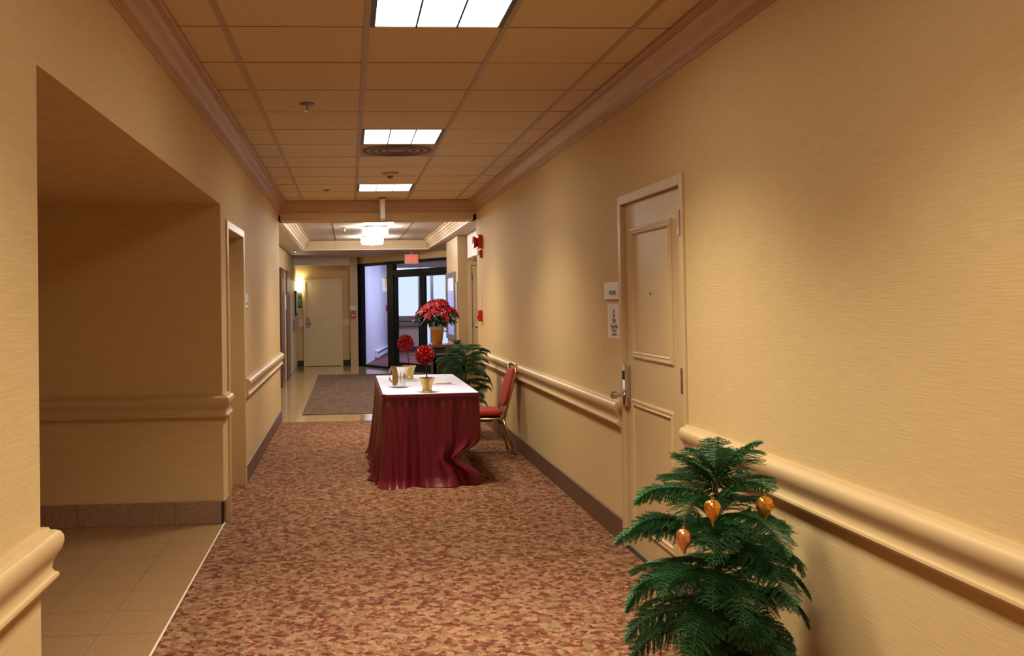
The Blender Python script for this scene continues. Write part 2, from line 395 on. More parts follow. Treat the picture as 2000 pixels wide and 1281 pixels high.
# lobby soffit and tray
TX0, TX1, TY0, TY1 = -.80, 1.52, YE+.3, 17.5
b = MB(); b.box(-1.3, TX0, YE, 20.6, 2.385, 2.45); b.box(TX1, 3.0, YE, 20.6, 2.385, 2.45); b.box(TX0, TX1, YE+.22, TY0, 2.385, 2.45); b.box(TX0, TX1, TY1, 20.7, 2.385, 2.45)
st(b, 'ceiling_soffit', 'soffit_paint', 'flat lobby soffit around the raised tray')
tr_ = st(MB().box(TX0-.1, TX1+.1, TY0-.1, TY1+.1, 2.557, 2.62), 'ceiling_tray', 'slab', 'raised tray ceiling over the lobby')
for i in range(4):
    for j in range(10):
        x0 = TX0+i*.58; y0 = TY0+j*.605
        MB().box(x0+.004, x0+.576, y0+.003, y0+.602, 2.55, 2.558).build('ceiling_tile', 'soffit_paint', tr_)
for x in (TX0+.58, TX0+1.16, TX0+1.74): MB().box(x-.008, x+.008, TY0, TY1, 2.547, 2.558).build('runner', 'grid_dark', tr_)
TC = [(0, 2.385), (.006, 2.385), (.010, 2.405), (.018, 2.408), (.022, 2.43), (.030, 2.432), (.036, 2.46), (.046, 2.463), (.055, 2.49), (.068, 2.495), (.08, 2.53), (.10, 2.535), (.10, 2.55), (0, 2.55)]
st(MB().sweep([(TX1, TY0), (TX1, TY1), (TX0, TY1), (TX0, TY0)], TC, closed=True), 'trim_10', 'header_paint', 'ribbed moulding lining the tray ceiling', smooth=25)
st(MB().sweep([(TX1-.001, TY0+.001), (TX1-.001, TY1-.001), (TX0+.001, TY1-.001), (TX0+.001, TY0+.001)], [(-.05, 2.383), (.012, 2.383), (.014, 2.402), (0, 2.402)], closed=True), 'trim_11', 'trim_white', 'white lip around the lower edge of the tray')
# drum lamps
def drum(x, y, lab):
    t = empty('drum_lamp', (x, y, 2.55), 0, lab, 'ceiling lamp')
    MB().lathe([(0, 0), (.12, 0), (.12, -.02), (0, -.02)], n=32).build('ceiling_plate', 'white_plastic', t, smooth=30)
    MB().lathe([(.19, -.02), (.195, -.05), (.193, -.115), (.18, -.135), (.12, -.142), (0, -.145)], n=40).build('shade', 'drum_glass', t, smooth=40)
    MB().lathe([(.12, -.012), (.198, -.014), (.198, -.024), (.12, -.024)], n=40).build('trim_ring', 'steel', t, smooth=30)
drum(.412, 12.1, 'glowing drum ceiling lamp, topmost in the picture, just behind the header')
drum(.419, 14.1, 'glowing drum ceiling lamp in the middle of the three')
drum(.428, 16.3, 'glowing drum ceiling lamp, lowest in the picture and farthest away')
# ceiling sign edge-on
hs = empty('hanging_sign', (.41, 10.9, H), 0, 'slim white hanging sign seen edge-on below the corridor ceiling', 'sign')
MB().box(-.05, .05, -.09, .09, -.014, 0).build('mount_plate', 'paint_tan', hs, bevel=.003)
MB().box(-.028, .028, -.15, .15, -.25, -.014).build('sign_panel', 'white_plastic', hs, bevel=.006)

# ------------------------------------------------------------------ doors of the corridor
def frame_on_x(t, x, side, ya, yb, zt, face=.05, depth=.14, m='paint_tan', proud=.012):
    """door frame whose visible faces look towards -side ; wall plane at x; side=+1 wall lies at +x"""
    xa, xb = x - side*proud, x + side*depth
    lo, hi = min(xa, xb), max(xa, xb)
    b = MB(); b.box(lo, hi, ya, ya+face, 0, zt); b.box(lo, hi, yb-face, yb, 0, zt); b.box(lo, hi, ya+face, yb-face, zt-face, zt)
    return b.build('door_frame', m, t, bevel=.003)
d1 = empty('door_1', (0, 0, 0), 0, 'tan two-panel door with brass hinges in the right wall', None, None, 'structure')
frame_on_x(d1, XR, 1, 4.19, 5.228, 1.985, .052)
leaf = MB().box(XR+.012, XR+.057, 4.245, 5.174, .012, 1.930).build('door_leaf', 'paint_tan', d1)
MB().box(XR-.01, XR+.10, 4.242, 5.176, .0, .012).build('threshold', 'black', d1)
def panel(y0, y1, z0, z1):
    pr = [(0, -.002), (.0, .006), (.003, .011), (.009, .013), (.014, .010), (.019, .010), (.023, .013), (.027, .011), (.030, .004), (.032, -.002)]
    b = MB(); path = [(y0, z0), (y1, z0), (y1, z1), (y0, z1)]; vs = []; k = len(pr)
    for (y, z), (sy, sz) in zip(path, ((1, 1), (-1, 1), (-1, -1), (1, -1))):
        for (a, h) in pr: vs.append((XR+.012-h, y+sy*a*1.25, z+sz*a*1.25))
    fs = []
    for i in range(4):
        j = (i+1) % 4
        for a in range(k-1): fs.append((i*k+a, j*k+a, j*k+a+1, i*k+a+1))
    b.add(vs, fs); b.build('panel_moulding', 'paint_tan', leaf, smooth=30)
    MB().box(XR+.0105, XR+.013, y0+.042, y1-.042, z0+.042, z1-.042).build('door_panel', 'paint_tan', leaf)
panel(4.40, 5.04, 1.078, 1.79); panel(4.40, 5.07, .155, .85)
for z0 in (1.695, .958, .22):
    hg = MB()
    for k in range(5): hg.tube([(XR-.006, 4.247, z0+.024*k+.001), (XR-.006, 4.247, z0+.024*k+.0225)], .0075, 10)
    hg.box(XR-.002, XR+.013, 4.247, 4.275, z0, z0+.12); hg.box(XR-.014, XR-.011, 4.222, 4.246, z0, z0+.12)
    h = hg.build('hinge', 'brass_dark', d1, smooth=40)
MB().lathe([(0, 0), (.008, 0), (.008, .004), (0, .005)], n=14, mx=Matrix.Translation((XR+.010, 4.73, 1.43)) @ Matrix.Rotation(-PI/2, 4, 'Y')).build('peephole', 'brass_dark', leaf)
lk = MB().box(XR-.018, XR+.012, 5.105, 5.165, .80, 1.035).build('lock_plate', 'chrome', leaf, bevel=.01); lk['label'] = 'tall chrome card lock'
MB().box(XR-.024, XR-.016, 5.12, 5.15, .95, 1.0).build('card_slot', 'black', lk, bevel=.002)
MB().tube([(XR-.018, 5.135, .865), (XR-.055, 5.135, .865), (XR-.06, 5.135, .865), (XR-.085, 5.135, .865), (XR-.092, 5.135, .865)], [.012, .010, .020, .024, .014], 16).build('door_knob', 'chrome', lk, smooth=50)
b = MB(); b.lathe([(.0, 0), (.018, 0), (.018, .003), (0, .003)], n=8, mx=Matrix.Translation((XR+.011, 4.7, 1.86)) @ Matrix.Rotation(-PI/2, 4, 'Y'))

d2 = empty('door_2', (0, 0, 0), 0, 'door recessed in the left wall beyond the alcove', None, None, 'structure')
fr = MB(); X0 = XL+.012
fr.box(-1.05, X0, 6.32, 6.37, 0, 1.975); fr.box(-1.05, X0, 7.28, 7.345, 0, 1.975); fr.box(-1.05, X0, 6.37, 7.28, 1.92, 1.975)
fr.build('door_frame', 'paint_tan', d2, bevel=.003)
MB().box(-.93, -.918, 7.262, 7.28, 0, 1.92).build('door_stop', 'paint_cream', d2)
MB().box(-1.03, -.985, 6.372, 7.278, .01, 1.918).build('door_leaf', 'paint_tan', d2)
MB().tube([(-.985, 7.2, .945), (-.93, 7.2, .945), (-.925, 7.17, .945), (-.925, 7.08, .94)], [.011, .010, .010, .008], 12).build('door_handle', 'chrome', d2, smooth=50)

# ------------------------------------------------------------------ wall signs by the right door
sg = empty('room_sign', (XR, 5.376, 1.45), 0, 'white room plate with green lettering beside the panelled door', 'sign')
MB().box(-.012, 0, -.145, .15, -.051, .051).build('plate', 'white_plastic', sg, bevel=.003)
text('lettering', 'MEETING', .036, face_minus_x(-.0125, -.030, -.012), 'green_ink', sg)
ps = empty('paper_notice', (XR, 5.36, 1.274), 0, 'white paper notice with a small crest below the room plate', 'notice')
MB().box(-.002, 0, -.135, .133, -.101, .101).build('sheet', 'paper', ps)
b = MB()
for dy, z0, z1 in ((.012, .046, .066), (-.012, .05, .066), (.008, .018, .044), (-.010, .018, .044)): b.box(-.003, -.002, dy-.008, dy+.008, z0, z1)
b.build('crest', 'dark_ink', ps)
text('lettering', 'MEETING', .020, face_minus_x(-.0025, .0, .005), 'dark_ink', ps); text('lettering', 'ROOMS', .016, face_minus_x(-.0025, .0, -.009), 'dark_ink', ps)
text('lettering', 'Hospitality', .036, face_minus_x(-.0025, .0, -.030), 'dark_ink', ps); text('lettering', 'Project', .036, face_minus_x(-.0025, .0, -.055), 'dark_ink', ps)
text('lettering', 'committee', .026, face_minus_x(-.0025, .0, -.078), 'dark_ink', ps)
sp = empty('door_plate', (XL, 7.50, 1.425), 0, 'small white room plate beside the recessed left door', 'sign')
MB().box(0, .010, -.11, .09, -.055, .055).build('plate', 'white_plastic', sp, bevel=.002)
MB().box(.010, .0108, -.04, .05, -.03, -.012).build('green_print', 'green_ink', sp)

# ------------------------------------------------------------------ fire alarm, pull station on far right wall
fa = empty('fire_alarm', (XR, 10.72, 2.03), 0, 'red fire alarm horn and strobe high on the far right wall', 'fire alarm')
MB().box(-.05, 0, -.07, .07, -.02, .135).build('housing', 'red_plastic', fa, bevel=.01)
MB().lathe([(0, 0), (.05, 0), (.07, .04), (.075, .05), (.06, .045), (0, .02)], n=20, mx=Matrix.Translation((-.05, -.0, .05)) @ Matrix.Rotation(-PI/2, 4, 'Y')).build('horn', 'red_plastic', fa, smooth=40)
MB().box(-.03, 0, -.05, .05, -.13, -.04).build('strobe_housing', 'red_plastic', fa, bevel=.006)
MB().box(-.055, -.03, -.035, .035, -.10, -.05).build('strobe_lens', 'white_plastic', fa, bevel=.006)
MB().box(-.008, 0, -.035, .035, -.057, .057).build('switch_plate', 'white_plastic', empty('wall_plate', (XR, 10.78, 1.385), 0, 'slim white plate above the red pull station on the right wall', 'wall plate'))
pu = empty('pull_station', (XR, 10.78, 1.225), 0, 'red fire pull station on the far right wall under a white plate', 'fire alarm')
MB().box(-.045, 0, -.045, .045, -.065, .065).build('body', 'red_plastic', pu, bevel=.008); MB().box(-.06, -.045, -.03, .03, -.03, .0).build('handle', 'red_plastic', pu, bevel=.004)
pu2 = empty('pull_station', (.10, 20.3, 1.13), 0, 'red pull station on the pier left of the storefront', 'fire alarm')
MB().box(-.05, .05, -.04, 0, -.08, .08).build('body', 'red_plastic', pu2, bevel=.008); MB().box(-.03, .03, -.055, -.04, -.03, .0).build('handle', 'white_plastic', pu2)
tag(MB().box(.03, .17, 20.28, 20.3, 1.225, 1.33).build('wall_plate', 'white_plastic', bevel=.003), 'white plate above the red pull station on the pier', 'wall plate')

# ------------------------------------------------------------------ far lobby door bay
d3 = empty('door_3', (0, 0, 0), 0, 'cream lobby door on the far wall', None, None, 'structure')
b = MB(); b.box(-1.0, -.94, 20.56, 20.62, 0, 1.92); b.box(-.20, -.14, 20.56, 20.62, 0, 1.92); b.box(-.94, -.20, 20.56, 20.62, 1.86, 1.92); b.build('door_frame', 'paint_cream', d3, bevel=.003)
MB().box(-.94, -.20, 20.58, 20.62, .01, 1.86).build('door_leaf', 'paint_cream', d3)
MB().box(-.93, -.86, 20.55, 20.58, .86, 1.07).build('lock_plate', 'grey_metal', d3, bevel=.008)
MB().tube([(-.90, 20.55, .95), (-.90, 20.51, .95), (-.82, 20.51, .95)], .01, 8).build('door_handle', 'grey_metal', d3)
MB().box(-.60, -.58, 20.575, 20.58, 1.45, 1.47).build('peephole', 'brass_dark', d3)
d4 = empty('door_4', (0, 0, 0), 0, 'door with dark wooden posts in the left lobby wall', None, None, 'structure')
for y in (15.55, 16.95): MB().box(-1.15, -1.11, y, y+.75 if y < 16 else y+.85, 0, 2.0).build('door_post', 'dark_wood', d4, bevel=.004)
MB().box(-1.15, -1.135, 16.3, 16.95, .01, 1.95).build('door_leaf', 'paint_cream', d4)
d5 = empty('door_5', (0, 0, 0), 0, 'pale door panel farthest along the left lobby wall', None, None, 'structure')
MB().box(-1.15, -1.13, 17.9, 20.4, .01, 1.86).build('door_leaf', 'paint_cream', d5)
tag(MB().box(-1.135, -1.12, 16.45, 16.85, 1.28, 1.55).build('notice_board', 'white_plastic'), 'narrow white notice on the left lobby door', 'notice')
ds = empty('wall_dispenser', (-1.13, 19.2, .96), 0, 'grey wall dispenser on the left lobby wall', 'dispenser')
MB().box(0, .09, -.16, .16, -.12, .10).build('body', 'grey_metal', ds, bevel=.01); MB().box(0, .10, -.17, .17, .10, .125).build('lid', 'chrome', ds, bevel=.004)
pf = empty('picture_frame', (-1.13, 19.95, 1.40), 0, 'dark narrow picture frame on the left lobby wall', 'picture')
MB().box(0, .03, -.3, .3, -.26, .26).build('frame', 'black', pf, bevel=.003); MB().box(.03, .033, -.26, .26, -.22, .22).build('print', 'white_plastic', pf)
sc = empty('wall_sconce', (-1.075, 20.62, 1.80), 0, 'bright wall sconce left of the far door', 'wall lamp')
MB().lathe([(.045, -.16), (.065, -.10), (.07, .08), (.06, .14)], (0, -.07, 0), 16).build('shade', 'sconce_glass', sc, smooth=40)
MB().box(-.03, .03, -.03, 0, -.1, .1).build('back_plate', 'brass_dark', sc)
pc = empty('picture_frame', (-1.085, 20.62, 1.47), 0, 'small dark picture with green below the sconce', 'picture')
MB().box(-.055, .055, -.03, 0, -.17, .17).build('frame', 'black', pc, bevel=.003); MB().box(-.04, .04, -.033, -.03, -.14, .02).build('print', 'green_art', pc)
d6 = empty('door_6', (0, 0, 0), 0, 'cream door with round knob in the right side passage', None, None, 'structure')
b = MB(); b.box(1.79, 1.845, 13.82, 13.85, 0, 1.985); b.box(2.65, 2.71, 13.82, 13.85, 0, 1.985); b.box(1.845, 2.65, 13.82, 13.85, 1.93, 1.985); b.build('door_frame', 'paint_cream', d6, bevel=.003)
MB().box(1.855, 2.645, 13.83, 13.85, .01, 1.922).build('door_leaf', 'paint_cream', d6)
MB().lathe([(0.0, 0), (.028, 0), (.028, .006), (.012, .010), (.012, .03), (.03, .045), (.03, .06), (.018, .068), (0, .07)], n=18, mx=Matrix.Translation((1.915, 13.83, 1.02)) @ Matrix.Rotation(PI/2, 4, 'X')).build('door_knob', 'chrome', d6, smooth=40)
for z in (.3, 1.0, 1.7): MB().box(1.848, 1.856, 13.818, 13.83, z, z+.09).build('hinge', 'brass_dark', d6)
mi = empty('wall_mirror', (1.64, 14.75, 1.32), 0, 'tall grey-framed mirror on the side of the yellow pillar', 'mirror')
b = MB(); b.box(-.03, 0, -.62, -.54, -.53, .53); b.box(-.03, 0, .54, .62, -.53, .53); b.box(-.03, 0, -.54, .54, .45, .53); b.box(-.03, 0, -.54, .54, -.53, -.45); b.build('frame', 'silver_frame', mi, bevel=.004)
MB().box(-.015, -.005, -.54, .54, -.45, .45).build('mirror_glass', 'mirror', mi)
dbd = empty('directory_board', (1.64, 13.93, 1.455), 0, 'narrow grey directory board of stacked slats on the pillar edge', 'sign')
MB().box(-.01, 0, -.065, .065, -.23, .23).build('backing', 'silver_frame', dbd)
for k in range(11): MB().box(-.022, -.01, -.06, .06, -.225+k*.041, -.225+k*.041+.030).build('slat', 'white_plastic', dbd)

# ------------------------------------------------------------------ storefront and vestibule
P0 = Vector((.225, 20.5, 0)); ang = math.atan2(-.86813, .49633)
sf = empty('window_1', P0, ang, 'black-framed glass storefront with door across the lobby end', None, None, 'structure')
def bar(s0, s1, z0, z1, nm='frame_bar', y0=-.05, y1=.05, p=sf): return MB().box(s0, s1, y0, y1, z0, z1).build(nm, 'black_metal', p, bevel=.003)
ZT = 2.236
bar(0, .20, 0, ZT, 'mullion'); bar(1.25, 1.49, 0, ZT, 'mullion'); bar(4.2, 4.35, 0, ZT, 'mullion'); bar(.2, 4.2, ZT-.06, ZT, 'head_bar')
bar(1.49, 4.2, 1.95, 2.05, 'transom_bar'); bar(.2, 1.25, 0, .05, 'sill_bar')
bar(1.49, 4.2, 0, .02, 'sill_bar')
for n_, (a, b_) in enumerate(((1.50, 2.51), (2.53, 3.60))):
    dr = MB().box(a, a+.07, -.03, .03, .02, 1.96).box(b_-.08, b_, -.03, .03, .02, 1.96).box(a+.07, b_-.08, -.03, .03, 1.90, 1.96).box(a+.07, b_-.08, -.03, .03, .02, .16).build('glass_door', 'black_metal', sf)
    MB().box(a+.07, b_-.08, -.005, .005, .16, 1.90).build('pane', 'glass', dr)
    MB().tube([(a+.10, -.03, 1.0), (a+.10, -.07, 1.0), (b_-.12, -.07, 1.0), (b_-.12, -.03, 1.0)], .012, 8).build('push_bar', 'black_metal', dr)
bar(3.6, 3.7, 0, 2.0, 'mullion')
MB().box(.2, 1.25, -.005, .005, .05, ZT-.06).build('pane', 'glass', sf)
MB().box(1.49, 4.2, -.005, .005, 2.05, ZT-.06).build('pane', 'glass', sf)
MB().box(3.7, 4.2, -.005, .005, .02, 1.97).build('pane', 'glass', sf)
hw = MB().box(0, 4.4, -.04, .06, ZT, 2.7).build('wall_over_glass', 'paint_tan'); hw.location = P0; hw.rotation_euler[2] = ang; tag(hw, 'tan wall strip above the glass storefront', None, None, 'structure'); hw.name = 'wall_over_storefront'
ex = empty('exit_sign', (1.25, 18.3, 2.24), math.radians(14), 'red and white EXIT sign hanging in front of the glass storefront', 'sign')
MB().box(-.14, .14, -.02, .02, -.10, .09).build('housing', 'white_plastic', ex, bevel=.004)
MB().box(-.02, .02, -.015, .015, .09, .145).build('bracket', 'white_plastic', ex)
mat('sign_face', (.85, .30, .25), .5, emit=(1, .30, .25), estr=.35)
MB().box(-.13, .13, -.024, -.02, -.075, .085).build('face_panel', 'sign_face', ex)
text('lettering', 'EXIT', .135, face_minus_y(0, -.0245, .005), 'red_glow', ex)
# vestibule shell
vf = st(MB().box(-.2, 5.0, 15.0, 30.0, -.13, -.02), 'floor_vestibule', 'vest_carpet', 'maroon carpet of the glazed vestibule')
vf2 = MB().add([(.30, 20.62, 0), (2.5, 16.8, 0), (5.0, 16.8, 0), (5.0, 26.4, 0), (1.1, 26.4, 0)], [(0, 1, 2, 3, 4)]).build('carpet_top', 'vest_carpet', vf)
ln = math.hypot(1.115-.34, 26.2-20.62); an = math.atan2(26.2-20.62, 1.115-.34)
vw = MB().box(0, ln, -.0, .12, 0, 2.75).build('wall_vestibule_left', 'vest_wall'); vw.location = (.34, 20.62, 0); vw.rotation_euler[2] = an; tag(vw, 'lilac white wall inside the vestibule', None, None, 'structure')
b = MB(); b.box(1.0, 2.0, 26.1, 26.2, 0, .72); b.box(1.0, 1.2, 26.1, 26.2, .9, 2.75); b.box(1.0, 5.0, 26.1, 26.2, 2.35, 2.75)
st(b, 'wall_vestibule_far', 'vest_low', 'beige wall under the vestibule window')
st(MB().box(1.0, 2.02, 25.95, 26.2, .72, .99), 'trim_12', 'ledge', 'brown window ledge in the vestibule')
st(MB().box(1.1, 2.0, 26.07, 26.1, 0, .13), 'baseboard_vestibule', 'black', 'black baseboard under the vestibule window')
wn = empty('window_2', (0, 0, 0), 0, 'bright vestibule window and glazed outer door', None, None, 'structure')
for x in (2.0, 2.35, 3.4): MB().box(x-.04, x+.04, 26.1, 26.18, 0, 2.35).build('mullion', 'silver_frame', wn)
MB().box(1.2, 1.96, 26.13, 26.14, .99, 2.35).build('pane', 'glass', wn); MB().box(2.04, 2.31, 26.13, 26.14, 0, 2.35).build('pane', 'glass', wn); MB().box(2.39, 3.36, 26.13, 26.14, 0, 2.35).build('pane', 'glass', wn); MB().box(3.44, 5.0, 26.13, 26.14, 0, 2.35).build('pane', 'glass', wn)
mat('vest_ceiling', (.82, .84, .92), .6)
st(MB().box(-.5, 5.1, 15.5, 26.3, 2.75, 2.85), 'ceiling_vestibule', 'vest_ceiling', 'lilac white vestibule ceiling')
st(MB().box(5.0, 5.1, 15.5, 26.3, 0, 2.75), 'wall_vestibule_right', 'vest_wall', 'lilac right wall of the vestibule')
st(MB().box(2.5, 5.0, 15.9, 16.0, 0, 2.75), 'wall_vestibule_near', 'vest_wall', 'lilac near wall of the vestibule')
tag(MB().box(-20, 30, 26.4, 70, -.4, -.2).build('snowy_ground', 'snow'), 'white snowy ground outside the vestibule', 'ground', None, 'structure')
hr = empty('handrail', (2.2, 24.9, 0), 0, 'blue handrail inside the vestibule', 'handrail')
MB().tube([(0, 0, .95), (.9, -1.2, .55)], .03, 8).build('rail', 'blue_paint', hr); MB().tube([(0, 0, .75), (.9, -1.2, .35)], .022, 8).build('rail', 'blue_paint', hr)
for k in (0, .9): MB().tube([(k, -1.2*k/.9, 0), (k, -1.2*k/.9, .95-.4*k/.9)], .022, 8).build('post', 'blue_paint', hr)
ht = empty('baseboard_heater', (.34, 20.62, 0), an, 'pale electric baseboard heater on the lilac vestibule wall', 'heater')
MB().box(2.0, ln-.3, -.07, 0, .03, .06).box(2.0, ln-.3, -.07, -.06, .06, .12).box(2.0, ln-.3, -.07, 0, .17, .20).box(2.0, 2.08, -.075, 0, .03, .20).build('casing', 'heater', ht, bevel=.004)
MB().box(2.08, ln-.3, -.05, -.01, .06, .17).build('fins', 'grey_metal', ht)
for nm, s, z, lab in (('strobe', 5.0, 1.85, 'red alarm high on the lilac vestibule wall'), ('pull_box', 5.1, 1.2, 'small red pull box on the lilac vestibule wall')):
    e = empty('wall_alarm', (.34+math.cos(an)*s, 20.62+math.sin(an)*s, z), an, lab, 'fire alarm')
    MB().box(-.12, .12, -.07, 0, -.06, .22 if s == 5.0 else .1).build('body', 'red_plastic', e, bevel=.008); MB().box(-.03, .03, -.09, -.07, -.03, .03).build('button', 'white_plastic', e, bevel=.004)
for k, (x, y) in enumerate(((1.9, 21.5), (2.6, 20.6), (2.2, 23.4))):
    e = empty('ceiling_light', (x, y, 2.75), 0, ('cool white ceiling panel at the left of the vestibule', 'cool white ceiling panel at the right of the vestibule', 'cool white ceiling panel deepest in the vestibule')[k], 'ceiling light')
    MB().box(-.30, .30, -.30, .30, -.02, 0).build('frame', 'white_plastic', e); MB().box(-.27, .27, -.27, .27, -.10, -.02).build('diffuser', 'vest_lens', e)
    ld = bpy.data.lights.new('vest_light', 'AREA'); ld.size = .5; ld.energy = VEST_W; ld.color = (.62, .66, 1); lo = bpy.data.objects.new('vest_light', ld); C.objects.link(lo); lo.parent = e; lo.location = (0, 0, -.115)

# ------------------------------------------------------------------ table, cloth, skirt
TXa, TXb, TYa, TYb, TZ = .25, .985, 7.06, 8.90, .70
tb = empty('folding_table', ((TXa+TXb)/2, (TYa+TYb)/2, 0), 0, 'long folding table hidden under white cloth and burgundy skirt', 'table')
hx, hy = (TXb-TXa)/2, (TYb-TYa)/2
MB().box(-hx+.008, hx-.008, -hy+.008, hy-.008, TZ-.03, TZ-.004).build('tabletop', 'table_wood', tb)
for sx in (-1, 1):
    for sy in (-1, 1): MB().tube([(sx*(hx-.12), sy*(hy-.3), .004), (sx*(hx-.12), sy*(hy-.3), TZ-.03)], .014, 10).build('leg', 'grey_metal', tb)
b = MB()
pts = []
def rrect(x0, x1, y0, y1, r, n=5):
    out = []
    for cx, cy, a in ((x1-r, y0+r, -PI/2), (x1-r, y1-r, 0), (x0+r, y1-r, PI/2), (x0+r, y0+r, PI)):
        for k in range(n+1): t = a+PI/2*k/n; out.append((cx+r*math.cos(t), cy+r*math.sin(t)))
    return out
rp = rrect(TXa, TXb, TYa, TYb, .02); n = len(rp)
vs = [(x, y, TZ+.002+.0015*math.sin(x*9)*math.cos(y*6)) for x, y in rp] + [(x, y, TZ-.012) for x, y in rp]
b.add(vs, [tuple(range(n))] + [(i, (i+1) % n, n+(i+1) % n, n+i) for i in range(n)])
tag(b.build('tablecloth', 'tablecloth'), 'white cloth laid flat over the skirted table', 'tablecloth')
# skirt: arc-length walk round the table
def walk(ds):
    r = .03; P = rrect(TXa-.004, TXb+.004, TYa-.004, TYb+.004, r, 8); out = []; n = len(P); acc = 0
    for i in range(n):
        a = Vector(P[i]); c = Vector(P[(i+1) % n]); l = (c-a).length; k = max(1, int(l/ds))
        for q in range(k):
            p = a.lerp(c, q/k); out.append((p.x, p.y, acc+l*q/k))
        acc += l
    return out, acc
W, LT = walk(.0085)
corner_s = min(W, key=lambda w_: (w_[0]-TXb)**2+(w_[1]-TYa)**2)[2]
NZ = 34; rows = []; n = len(W)
rnd = random.Random(3); ph = [rnd.uniform(0, 6.28) for _ in range(6)]
for i, (x, y, s) in enumerate(W):
    a = Vector(W[i-1][:2]); c = Vector(W[(i+1) % n][:2]); d = (c-a).normalized(); nx, ny = d.y, -d.x
    ds_ = (s-corner_s+LT/2) % LT - LT/2
    col = []
    for k in range(NZ+1):
        t = k/NZ; tt = t**.9; z = (TZ+.001)*(1-tt)+.006*tt
        u = (z)/(TZ)
        front = y < TYa+.01
        drift = .0
        if front: drift = -.22*max(0, (x-(TXa+.30))/(TXb-TXa))*(t**2.2)
        sw = s + drift + .02*math.sin(s*5+ph[0])
        band = max(0, min(1, (t-.045)/.05))
        g1 = math.sin(2*PI*sw/.062+ph[1]+1.4*math.sin(sw*17+ph[2])); g2 = math.sin(2*PI*sw/.15+ph[3]+1.1*math.sin(sw*9+ph[4])+.6*t); g3 = math.sin(2*PI*sw/.34+ph[5])
        amp = band*(.007*g1*(1-.8*t) + .026*t**.7*g2 + .022*t**1.2*g3)
        flare = .012*band*0+.055*t**1.3
        if t > .9: flare += .035*((t-.9)/.1)**1.5*(.6+.4*g3)
        off = flare+amp
        if not front and x < TXa+.03: off += .02*t
        gx = max(0, (x-(TXb-.42))/.42)**1.6 * math.exp(-(max(0, y-TYa-.25)/.55)**2)
        dx = -gx*(.155*math.exp(-((z-.215)/.075)**2) + (.05 if z < .16 else .05*math.exp(-((z-.16)/.1)**2)))
        if (not front) and x > TXb-.03: off *= .45
        if (not front) and x < TXa+.03: off *= .75
        sag = .004*math.sin(s*8)*band
        col.append((x+nx*off+dx, y+ny*off, max(.006, z+ (sag if t > .9 else 0))))
    rows.append(col)
vs = [p for c in rows for p in c]; fs = []
for i in range(n):
    j = (i+1) % n
    for k in range(NZ): fs.append((i*(NZ+1)+k, i*(NZ+1)+k+1, j*(NZ+1)+k+1, j*(NZ+1)+k))
sk = MB().add(vs, fs).build('table_skirt', 'satin', smooth=True); tag(sk, 'burgundy pleated satin skirt hanging round the table to the carpet', 'table skirt')
bd = MB().sweep([(p[0], p[1]) for p in rrect(TXa-.004, TXb+.004, TYa-.004, TYb+.004, .03, 8)], [(-.004, TZ+.004), (-.008, TZ), (-.009, TZ-.026), (-.004, TZ-.030)], closed=True).build('top_band', 'satin', sk, smooth=40); bd['label'] = 'plain band along the top edge'

